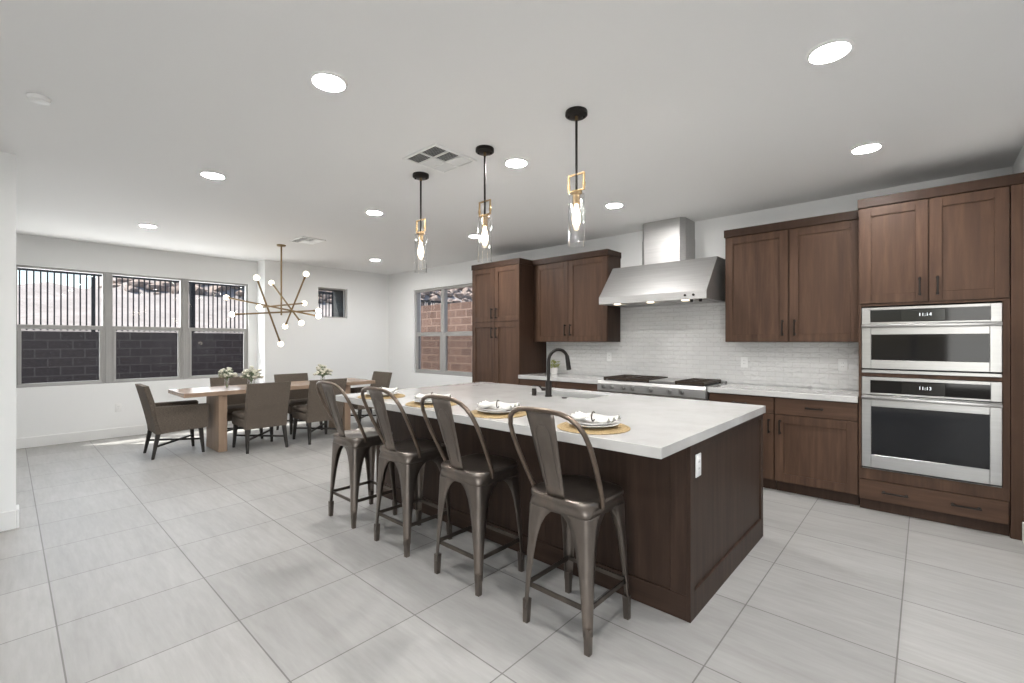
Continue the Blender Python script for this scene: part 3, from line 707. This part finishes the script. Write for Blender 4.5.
# ------------------------------------------------------------------ bar stools
def make_stool():
    r = thing('bar_stool', 'x', 'bar stool', (0, 0, 0), 0, 'metal bar stools along the island')
    def corner(z):                                   # position of a leg's outer corner at height z
        k = z / .60; return .193 - .022 * k
    prof = [(0.075, .031), (.13, .034), (.25, .042), (.36, .054), (.44, .068), (.50, .086), (.54, .107), (.562, .128), (.574, .145), (.580, .157)]
    for sx in (-1, 1):
        for sy in (-1, 1):
            vs = []; k = 0
            for z, wd in prof[:-1] + [(.580, .170)]:
                c_ = corner(z); wd = min(wd, c_); rc = min(.024, wd * .75)
                ring = [(c_ - wd, c_ - .001), (c_ - (wd + rc) / 2, c_)]
                for a in range(5):
                    t = a / 4 * PI / 2; ring.append((c_ - rc + rc * math.sin(t), c_ - rc + rc * math.cos(t)))
                ring += [(c_, c_ - (wd + rc) / 2), (c_ - .001, c_ - wd)]
                k = len(ring)
                for a, b in ring: vs.append((a * sx, b * sy, z))
            fs = [(i * k + j, i * k + j + 1, (i + 1) * k + j + 1, (i + 1) * k + j) for i in range(len(prof) - 1) for j in range(k - 1)]
            lg = MB().add(vs, fs, True).build('leg', 'gun', r, solid=.003)
            c_ = corner(.04) - .017
            MB().taper((c_ * sx * 1.012, c_ * sy * 1.012, 0), (c_ * sx, c_ * sy, .115), .025, .031).build('foot', 'gun', lg)
    # skirt and pressed seat
    def rr(s, rad, z, n=6):
        out = []
        for cx, cy, a0 in ((1, 1, 0), (-1, 1, PI / 2), (-1, -1, PI), (1, -1, 1.5 * PI)):
            for i in range(n + 1):
                a = a0 + i / n * PI / 2; out.append((cx * (s - rad) + rad * math.cos(a), cy * (s - rad) + rad * math.sin(a), z))
        return out
    loops = [rr(.1715, .024, .574), rr(.171, .035, .60), rr(.174, .06, .618), rr(.184, .085, .628), rr(.188, .095, .638), rr(.186, .095, .647), rr(.178, .09, .651), rr(.162, .08, .648), rr(.12, .06, .642), rr(.05, .03, .640)]
    k = len(loops[0]); vs = [v for l in loops for v in l]
    fs = [(i * k + j, i * k + (j + 1) % k, (i + 1) * k + (j + 1) % k, (i + 1) * k + j) for i in range(len(loops) - 1) for j in range(k)] + [list(range((len(loops) - 1) * k, len(loops) * k))]
    MB().add(vs, fs, True).build('seat', 'gun', r, solid=.003)
    # back: tubular hoop and pressed slat
    def yb(z): return -.085 - .215 * max(0, (z - .63) / .435)
    half = [(.192, .62), (.202, .66), (.213, .75), (.220, .85), (.220, .92), (.211, .975), (.190, 1.018), (.158, 1.045), (.115, 1.06), (.058, 1.066)]
    pts = [(-x, yb(z), z) for x, z in half] + [(0, yb(1.067), 1.067)] + [(x, yb(z), z) for x, z in half[::-1]]
    MB().tube(pts, .0115, 12).build('back_hoop', 'gun_edge', r)
    mb = MB(); vs = []; ns, nw = 12, 8
    for i in range(ns + 1):
        t = i / ns; z = .645 + t * .415; hw_ = .049 + .030 * t
        y = -.172 - .126 * t
        for j in range(nw + 1):
            u = -1 + 2 * j / nw; vs.append((u * hw_, y - .006 * (1 - u * u), z))
    mb.add(vs, [(i * (nw + 1) + j, i * (nw + 1) + j + 1, (i + 1) * (nw + 1) + j + 1, (i + 1) * (nw + 1) + j) for i in range(ns) for j in range(nw)], True)
    sl = mb.build('back_slat', 'gun', r, solid=.004)
    em = []                                          # embossed arch on the slat
    for sx, zz in [(-1, t / 10) for t in range(9)]: em.append((-.038, .70 + zz * .36))
    pts = [(-.034 - .006 * t, .70 + .24 * t) for t in [k / 6 for k in range(7)]] + [(-.040 * math.cos(a), .955 + .045 * math.sin(a)) for a in [PI * k / 10 for k in range(1, 10)]] + [(.034 + .006 * t, .70 + .24 * t) for t in [1 - k / 6 for k in range(7)]]
    MB().tube([(x, -.172 - .126 * (z - .645) / .415 - .0075, z) for x, z in pts], .003, 6).build('embossed_arch', 'gun', sl)
    # stretchers
    c_ = corner(.19) - .012
    for a, b in (((-c_, -c_), (c_, -c_)), ((-c_, c_), (c_, c_)), ((-c_, -c_), (-c_, c_)), ((c_, -c_), (c_, c_))):
        MB().bar((*a, .19), (*b, .19), .008, .022).build('stretcher', 'gun_dark', r)
    return r
stool = make_stool()
SX = [-1.27, -1.965, -2.625, -3.29]
slab = ['dark metal bar stool nearest the camera, at the open right end of the island', 'second dark metal bar stool from the open right end of the island', 'third dark metal bar stool from the open right end of the island', 'dark metal bar stool farthest along the island, next to the dining area']
stool.location = (SX[0], 1.882, 0); stool['label'] = slab[0]
for k in (1, 2, 3): again(stool, slab[k], (SX[k], 1.885, 0))

# ------------------------------------------------------------------ place settings
def make_napkin():
    mb = MB(); nu, nv = 24, 16; vs = []
    for i in range(nu + 1):
        u = -1 + 2 * i / nu
        for j in range(nv + 1):
            v = -1 + 2 * j / nv
            half = .016 + .062 * abs(u) ** .75
            fold = (.006 + .008 * abs(u)) * math.sin(v * 9 + u * 1.7) + .012 * (1 - abs(u)) * (1 - v * v)
            vs.append((u * .115 + .008 * v * u, v * half, .022 + fold * .8 + .006 * math.cos(u * 5)))
    mb.add(vs, [(i * (nv + 1) + j, (i + 1) * (nv + 1) + j, (i + 1) * (nv + 1) + j + 1, i * (nv + 1) + j + 1) for i in range(nu) for j in range(nv)], True)
    return mb.build('napkin', 'linen', solid=.004)
mat_p = MB().lathe([(0, .006), (.185, .006), (.19, .003), (.188, 0), (0, 0)], n=48)
for k in range(1, 8): mat_p.lathe([(.024 * k + .004, .0055), (.024 * k + .007, .0085), (.024 * k + .010, .0055)], n=48)
placemat = mat_p.build('placemat', 'woven')
plate = MB().lathe([(0, 0), (.07, 0), (.078, .004), (.128, .016), (.136, .020), (.135, .023), (.125, .020), (.078, .009), (0, .007)], n=48).build('dinner_plate', 'porcelain')
splate = MB().lathe([(0, 0), (.055, 0), (.062, .004), (.100, .014), (.106, .018), (.105, .021), (.096, .018), (.06, .008), (0, .006)], n=48).build('salad_plate', 'porcelain')
napkin = make_napkin()
nring = MB().tube([(0, .021 * math.cos(a), .026 + .024 * math.sin(a)) for a in [2 * PI * k / 24 for k in range(24)]], .0035, 8, closed=True).build('napkin_ring', 'ring')
where = ['at the stool nearest the camera', 'at the second stool from the camera', 'at the third stool from the camera', 'at the stool farthest from the camera']
for k in range(4):
    x, y, z = SX[k] - .022, 2.065, .918
    for src, dz, what, cat, grp, rz in ((placemat, 0.0005, 'round woven gold placemat on the island ', 'placemat', 'placemats on the island', 0), (plate, .009, 'wide white dinner plate ', 'plate', 'dinner plates on the island', 0), (splate, .0175, 'smaller white plate under the napkin ', 'plate', 'salad plates on the island', 0), (napkin, .0335, 'gathered white napkin ', 'napkin', 'napkins on the island', .12), (nring, .0335, 'thin dark napkin ring round the napkin ', 'napkin ring', 'napkin rings on the island', .12)):
        q = src if k == 0 else src.copy()
        if k: COL.objects.link(q)
        q.location = (x, y, z + dz); q.rotation_euler = (0, 0, rz + (.25 * k if rz else 0)); tag(q, what + where[k], cat, grp)

# ------------------------------------------------------------------ pendants
def make_pendant():
    r = thing('pendant_light', 'x', 'pendant light', (0, 0, 0), 0, 'glass pendants over the island')
    MB().lathe([(0, 0), (.064, 0), (.066, -.006), (.066, -.024), (.058, -.030), (0, -.030)], n=32).build('canopy', 'black', r)
    mb = MB()
    for a in (0.7, 3.84): mb.lathe([(0, -.04), (.006, -.04), (.006, -.03)], (.045 * math.cos(a), .045 * math.sin(a), 0), 8)
    mb.build('canopy_screw', 'black', r)
    MB().tube([(0, 0, -.03), (0, 0, -.055)], .010, 12).build('stem_collar', 'abrass', r)
    MB().tube([(0, 0, -.055), (0, 0, -.475)], .0075, 12).build('stem', 'black', r)
    mb = MB(); w2, zt, zb = .058, -.372, -.478
    mb.box((-w2, -.005, zt - .009), (w2, .005, zt)); mb.box((-w2, -.005, zb), (w2, .005, zb + .009)); mb.box((-w2, -.005, zb + .009), (-w2 + .009, .005, zt - .009)); mb.box((w2 - .009, -.005, zb + .009), (w2, .005, zt - .009))
    for s in (-1, 1): mb.box((s * (w2 - .004) - .007, -.008, -.455), (s * (w2 - .004) + .007, .008, -.43), .002)
    mb.build('square_frame', 'brass', r)
    MB().lathe([(0, -.478), (.034, -.478), (.034, -.492), (.026, -.496), (.021, -.50), (.021, -.555), (0, -.557)], n=24).build('socket', 'brass', r)
    MB().lathe([(0, -.55), (.010, -.555), (.013, -.575), (.021, -.61), (.025, -.638), (.020, -.668), (.008, -.688), (0, -.69)], n=20).build('bulb', 'bulb', r)
    MB().lathe([(.036, -.486), (.048, -.494), (.050, -.505), (.050, -.806), (.047, -.806), (.047, -.506), (.045, -.498), (.036, -.490)], n=40, closed=True).build('glass_shade', 'glass', r)
    return r
pend = make_pendant(); pend.location = (-1.545, 2.282, H)
pend['label'] = 'glass cylinder pendant light nearest the range hood, over the open end of the island'
again(pend, 'glass cylinder pendant light in the middle of the three over the island', (-2.325, 2.282, H))
again(pend, 'glass cylinder pendant light nearest the dining table, over the far end of the island', (-3.075, 2.282, H))

# ------------------------------------------------------------------ dining chandelier
CXY = Vector((-6.80, 2.62, H))
p = thing('chandelier', 'brass rod chandelier with glowing globe bulbs hanging above the dining table', 'chandelier', CXY)
MB().lathe([(0, 0), (.06, 0), (.06, -.012), (.05, -.02), (0, -.02)], n=28).build('canopy', 'abrass', p)
MB().tube([(0, 0, -.02), (0, 0, -1.0)], .011, 12).build('stem', 'abrass', p)
RODS = [((-6.513, 2.199, 2.208), (-6.643, 2.553, 1.336)), ((-7.269, 2.661, 2.25), (-6.38, 2.723, 1.627)), ((-6.181, 2.702, 2.279), (-6.963, 2.736, 1.592)), ((-7.658, 2.174, 2.022), (-6.206, 2.881, 1.719)), ((-7.09, 2.081, 1.743), (-6.6, 3.064, 1.824)), ((-6.433, 2.204, 1.814), (-7.105, 3.079, 1.961))]
for a, b in RODS:
    a, b = Vector(a) - CXY, Vector(b) - CXY; d = (b - a).normalized()
    rod = MB().tube([a + d * .035, b - d * .035], .0115, 10).build('rod', 'abrass', p)
    for e, s in ((a, 1), (b, -1)):
        MB().tube([e + d * s * .03, e + d * s * .075], .014, 12).build('socket', 'abrass', rod)
        MB().ball(e, .036, 3).build('bulb', 'globe', rod)

# ------------------------------------------------------------------ ceiling fittings
def make_can():
    r = thing('ceiling_light', 'x', 'ceiling light', (0, 0, 0), 0, 'recessed ceiling lights')
    MB().lathe([(.074, -.001), (.074, -.006), (.082, -.012), (.092, -.006), (.094, 0), (.085, 0)], n=40, closed=True).build('trim_ring', 'plastic', r)
    MB().lathe([(0, -.005), (.074, -.005), (.074, 0), (0, 0)], n=40).build('lens', 'lamp', r)
    return r
can = make_can()
spots = [(-2.335, 1.14, 'round recessed ceiling light left of the three pendants, largest of the left half'), (-.335, 2.61, 'round recessed ceiling light at the top right, largest in the room'), (-.31, 4.09, 'round recessed ceiling light above the oven tower'), (-2.325, 2.62, 'round recessed ceiling light between the middle and the nearest pendant'), (-4.34, 2.62, 'round recessed ceiling light left of the farthest pendant stem, behind the square vent'), (-4.355, 1.14, 'round recessed ceiling light in front of the left dining windows, alone on the ceiling'), (-6.82, 1.12, 'round recessed ceiling light nearest the dining window wall'), (-2.32, 4.10, 'round recessed ceiling light in front of the range hood chimney'), (-6.85, 4.15, 'round recessed ceiling light near the far corner beside the small window'), (-4.345, 4.09, 'round recessed ceiling light above the pantry cabinet')]
spots += [(-.335, 1.14, 'round recessed ceiling light over the walkway right of the island'), (1.66, 1.14, 'added unseen ceiling light in the room beside the camera'), (-.335, -.4, 'added unseen ceiling light straight above the camera')]  # last two are unseen downlights, added to brighten the right-hand floor
for i, (x, y, l) in enumerate(spots):
    q = can if i == 0 else copy_tree(can); q.location = (x, y, H); q['label'] = l
q = thing('smoke_detector', 'flat white round smoke detector on the ceiling at the far left', 'smoke detector', (-3.70, .12, H))
MB().lathe([(0, -.026), (.030, -.026), (.045, -.020), (.050, -.006), (.050, 0), (0, 0)], n=32).build('cover', 'plastic', q)
MB().lathe([(0, -.029), (.008, -.029), (.010, -.025)], (.02, 0, 0), 12).build('test_button', 'plastic', q)
def vent(label, x0, x1, y0, y1):
    xm, ym = (x0 + x1) / 2, (y0 + y1) / 2; r = thing('air_vent', label, 'air vent', (xm, ym, H)); a, b = (x1 - x0) / 2, (y1 - y0) / 2
    MB().box((-a + .02, -b + .02, -.003), (a - .02, b - .02, 0)).build('duct_back', 'dark_duct', r)
    mb = MB(); t = .024
    mb.box((-a, -b, -.012), (-a + t, b, 0), .003); mb.box((a - t, -b, -.012), (a, b, 0), .003); mb.box((-a + t, -b, -.012), (a - t, -b + t, 0), .003); mb.box((-a + t, b - t, -.012), (a - t, b, 0), .003)
    mb.box((-.007, -b + t, -.012), (.007, b - t, -.003))
    yy = [-b + t + k * (2 * b - 2 * t) / 3 for k in range(4)]
    for k in (1, 2): mb.box((-a + t, yy[k] - .006, -.012), (a - t, yy[k] + .006, -.003))
    mb.build('frame', 'plastic', r)
    mb = MB()
    for k in range(3):
        s = -1 if k < 2 else 1; n = 7
        for j in range(n):
            y = yy[k] + .008 + (j + .5) * (yy[k + 1] - yy[k] - .016) / n
            for c0, c1 in ((-a + t, -.007), (.007, a - t)):
                s = 1 if (k == 2 or (k == 1 and c0 < 0)) else -1
                mb.add([(c0, y - s * .006, -.003), (c1, y - s * .006, -.003), (c1, y + s * .004, -.011), (c0, y + s * .004, -.011)], [(0, 1, 2, 3)])
    mb.build('louvers', 'plastic', r, solid=.0012)
M['dark_duct'] = mat('duct_grey', (0.06, 0.06, 0.06), 0.8)
vent('square white six-cell air vent in the ceiling beside the farthest pendant', -2.905, -2.515, 1.984, 2.385)
vent('white air vent in the ceiling beside the chandelier canopy', -6.43, -6.02, 2.58, 2.90)

# ------------------------------------------------------------------ outlets
def plate_thing(label, loc, rz, gang=1, cat='outlet', name='electrical_outlet'):
    r = thing(name, label, cat, loc, rz); w2 = .035 if gang == 1 else .058
    MB().box((-w2, -.006, -.058), (w2, 0, .058), .003, 2).build('cover_plate', 'plastic', r)
    for k in range(gang):
        x = 0 if gang == 1 else (-.023 + .046 * k)
        d = MB(); d.box((x - .016, -.0075, -.033), (x + .016, -.005, .033), .001); d.build('receptacle', 'plastic', r)
        s = MB()
        for zc in (-.017, .017):
            for dx in (-.006, .006): s.box((x + dx - .001, -.0079, zc - .004), (x + dx + .001, -.0074, zc + .005))
        s.build('slots', 'dark', r)
plate_thing('white wall outlet on the backsplash left of the cooktop, under the left wall cabinet', (-3.06, YK - .0085, 1.17), 0)
plate_thing('white wall outlet on the backsplash just right of the cooktop', (-1.43, YK - .0085, 1.15), 0)
plate_thing('white wall outlet on the backsplash next to the oven tower', (-.575, YK - .0085, 1.15), 0)
plate_thing('white outlet on the dark end panel of the island', (-.8445 - .012 + .0002, 2.353, .743), PI / 2)
plate_thing('pale wall outlet low on the wall beneath the dining windows', (XW + .0002, 1.07, .42), PI / 2)

# ------------------------------------------------------------------ dining table and chairs
tx0, tx1, ty0, ty1 = -7.17, -6.40, 1.38, 3.88
o = ((tx0 + tx1) / 2, (ty0 + ty1) / 2, 0)
p = thing('dining_table', 'long pale oak dining table on two slab pedestals in front of the windows', 'table', o)
MB().box((tx0 - o[0], ty0 - o[1], .71), (tx1 - o[0], ty1 - o[1], .76), .003).build('tabletop', 'oak', p)
for y in (1.75, 3.40): MB().box((-6.98 - o[0], y - o[1], 0), (-6.46 - o[0], y + .095 - o[1], .709), .003).build('pedestal', 'oakv', p)

def make_chair(arms):
    r = thing('dining_chair', 'x', 'chair', (0, 0, 0), 0, 'upholstered chairs round the dining table')
    W = .255
    # seat block, softly rounded
    MB().box((-W + .003, -.20, .30), (W - .003, .26, .405), .02, 3).build('seat', 'fabric', r)
    MB().box((-W + (.065 if arms else .006), -.18, .406), (W - (.065 if arms else .006), .265, .47), .028, 3).build('cushion', 'fabric', r)
    mb = MB(); nz = 10
    def yk(z): return -.20 - .13 * max(0, (z - .30) / .55) ** 1.15
    vs = []
    for i in range(nz + 1):
        t = i / nz; z = .285 + t * .57; hw_ = W - .008 * (1 - t); th = .075 - .02 * t
        e = .012
        ring = [(-hw_ + e, yk(z) - th / 2), (hw_ - e, yk(z) - th / 2), (hw_, yk(z) - th / 2 + e), (hw_, yk(z) + th / 2 - e), (hw_ - e, yk(z) + th / 2), (-hw_ + e, yk(z) + th / 2), (-hw_, yk(z) + th / 2 - e), (-hw_, yk(z) - th / 2 + e)]
        vs += [(x, y, z) for x, y in ring]
    fs = [(i * 8 + j, i * 8 + (j + 1) % 8, (i + 1) * 8 + (j + 1) % 8, (i + 1) * 8 + j) for i in range(nz) for j in range(8)] + [list(range(8))[::-1], list(range(nz * 8, nz * 8 + 8))]
    mb.add(vs, fs); mb.build('backrest', 'fabric', r)
    if arms:
        for s in (-1, 1):
            pr = [(-.19, .29), (.275, .315), (.285, .585), (.27, .60), (-.255, .605), (-.235, .45)]
            MB().prism(pr, 0, s * (W + .012), s * (W - .055)).build('arm', 'fabric', r)
    for sx in (-1, 1):
        for sy, k in ((-1, 1.16), (1, 1.02)):
            MB().taper((sx * .232, sy * .23 * k, 0), (sx * .215, sy * .21, .31), .026, .045).build('leg', 'chair_leg', r)
    for s in (-1, 1): MB().bar((-.222, -s * .235, .155), (.222, s * .232, .155 + .012 * s), .018, .022).build('stretcher', 'chair_leg', r)
    return r
arm = make_chair(True); arm.location = (-6.875, 1.40, 0); arm['label'] = 'taupe upholstered armchair at the near left end of the dining table'
again(arm, 'taupe upholstered armchair at the far end of the dining table, near the kitchen window', (-6.80, 3.93, 0), PI)
side = make_chair(False); side.location = (-6.40, 2.20, 0); side.rotation_euler = (0, 0, PI / 2); side['label'] = 'taupe armless dining chair, back to the camera, nearest the white-flower vases'
again(side, 'taupe armless dining chair, back to the camera, partly behind the farthest bar stool', (-6.33, 2.93, 0), PI / 2)
again(side, 'taupe armless dining chair on the window side of the table, behind the two vases', (-7.17, 2.18, 0), -PI / 2)
again(side, 'taupe armless dining chair across the table by the white corner, next to the single bouquet', (-7.17, 3.04, 0), -PI / 2)

def bouquet(label, loc, vr, vh, fr, fh, n, wide):
    r = thing('flower_vase', label, 'vase', loc)
    MB().lathe([(0, 0), (vr * .9, 0), (vr, .004), (vr, vh), (vr - .003, vh), (vr - .003, .010), (0, .010)], n=28).build('vase', 'glass', r)
    st = MB(); lf = MB(); pe = MB()
    for i in range(n):
        a = random.uniform(0, 2 * PI); k = random.random() ** .6
        ex, ey, ez = fr * k * math.cos(a), fr * k * math.sin(a), vh + fh * (1 - .55 * k * k) * random.uniform(.25, 1)
        st.tube([(-.4 * vr * math.cos(a), -.4 * vr * math.sin(a), .014), (.4 * vr * math.cos(a), .4 * vr * math.sin(a), vh), (ex, ey, ez)], .0022, 5)
        rad = random.uniform(.016, .026)
        if i % 4 != 3:
            pe.ball((ex, ey, ez), rad, 2, (1, 1, .75), .16)
            for q in range(7):
                b = 2 * PI * q / 7; pe.leafq((ex, ey, ez), (math.cos(b), math.sin(b), .25), (0, 0, 1), rad * 1.5, rad * .5)
        for q in range(4):
            b = random.uniform(0, 2 * PI); lf.leafq((ex * .8, ey * .8, vh + (ez - vh) * random.uniform(.3, .9)), (math.cos(b), math.sin(b), random.uniform(-.3, .6)), (0, 0, 1), random.uniform(.03, .06), .010)
    st.build('stems', 'leaf', r); lf.build('leaves', wide, r, solid=.0008); pe.build('blossoms', 'petal', r, solid=.0006)
    return r
bouquet('narrow clear glass vase with pale white flowers and sage leaves, nearest the table end', (-6.74, 1.92, .7605), .026, .13, .105, .15, 44, 'leaf_pale')
bouquet('wide clear glass vase with cream flowers beside the narrow vase on the dining table', (-6.62, 2.17, .7605), .046, .11, .125, .17, 60, 'leaf_pale')
bouquet('single small vase of white flowers with green leaves at the far half of the table', (-6.75, 3.20, .7605), .030, .09, .125, .20, 48, 'leaf')
# plant on the back counter
q = thing('potted_plant', 'small lime green plant in a white pot on the back counter behind the faucet', 'potted plant', (-3.82, 5.10, .9185))
MB().lathe([(0, 0), (.034, 0), (.040, .01), (.048, .09), (.045, .09), (.040, .075), (0, .075)], n=28).build('pot', 'porcelain', q)
MB().lathe([(0, .078), (.041, .077), (.041, .0755), (0, .0755)], n=20).build('soil', 'soil', q)
lf = MB()
for i in range(110):
    a = random.uniform(0, 2 * PI); k = random.uniform(0, .06); zz = .08 + random.uniform(0, .10)
    lf.leafq((k * math.cos(a), k * math.sin(a), zz), (math.cos(a), math.sin(a), random.uniform(-.1, 1)), (0, 0, 1), random.uniform(.02, .045), .009)
lf.build('foliage', 'leaf_lime', q, solid=.0008)
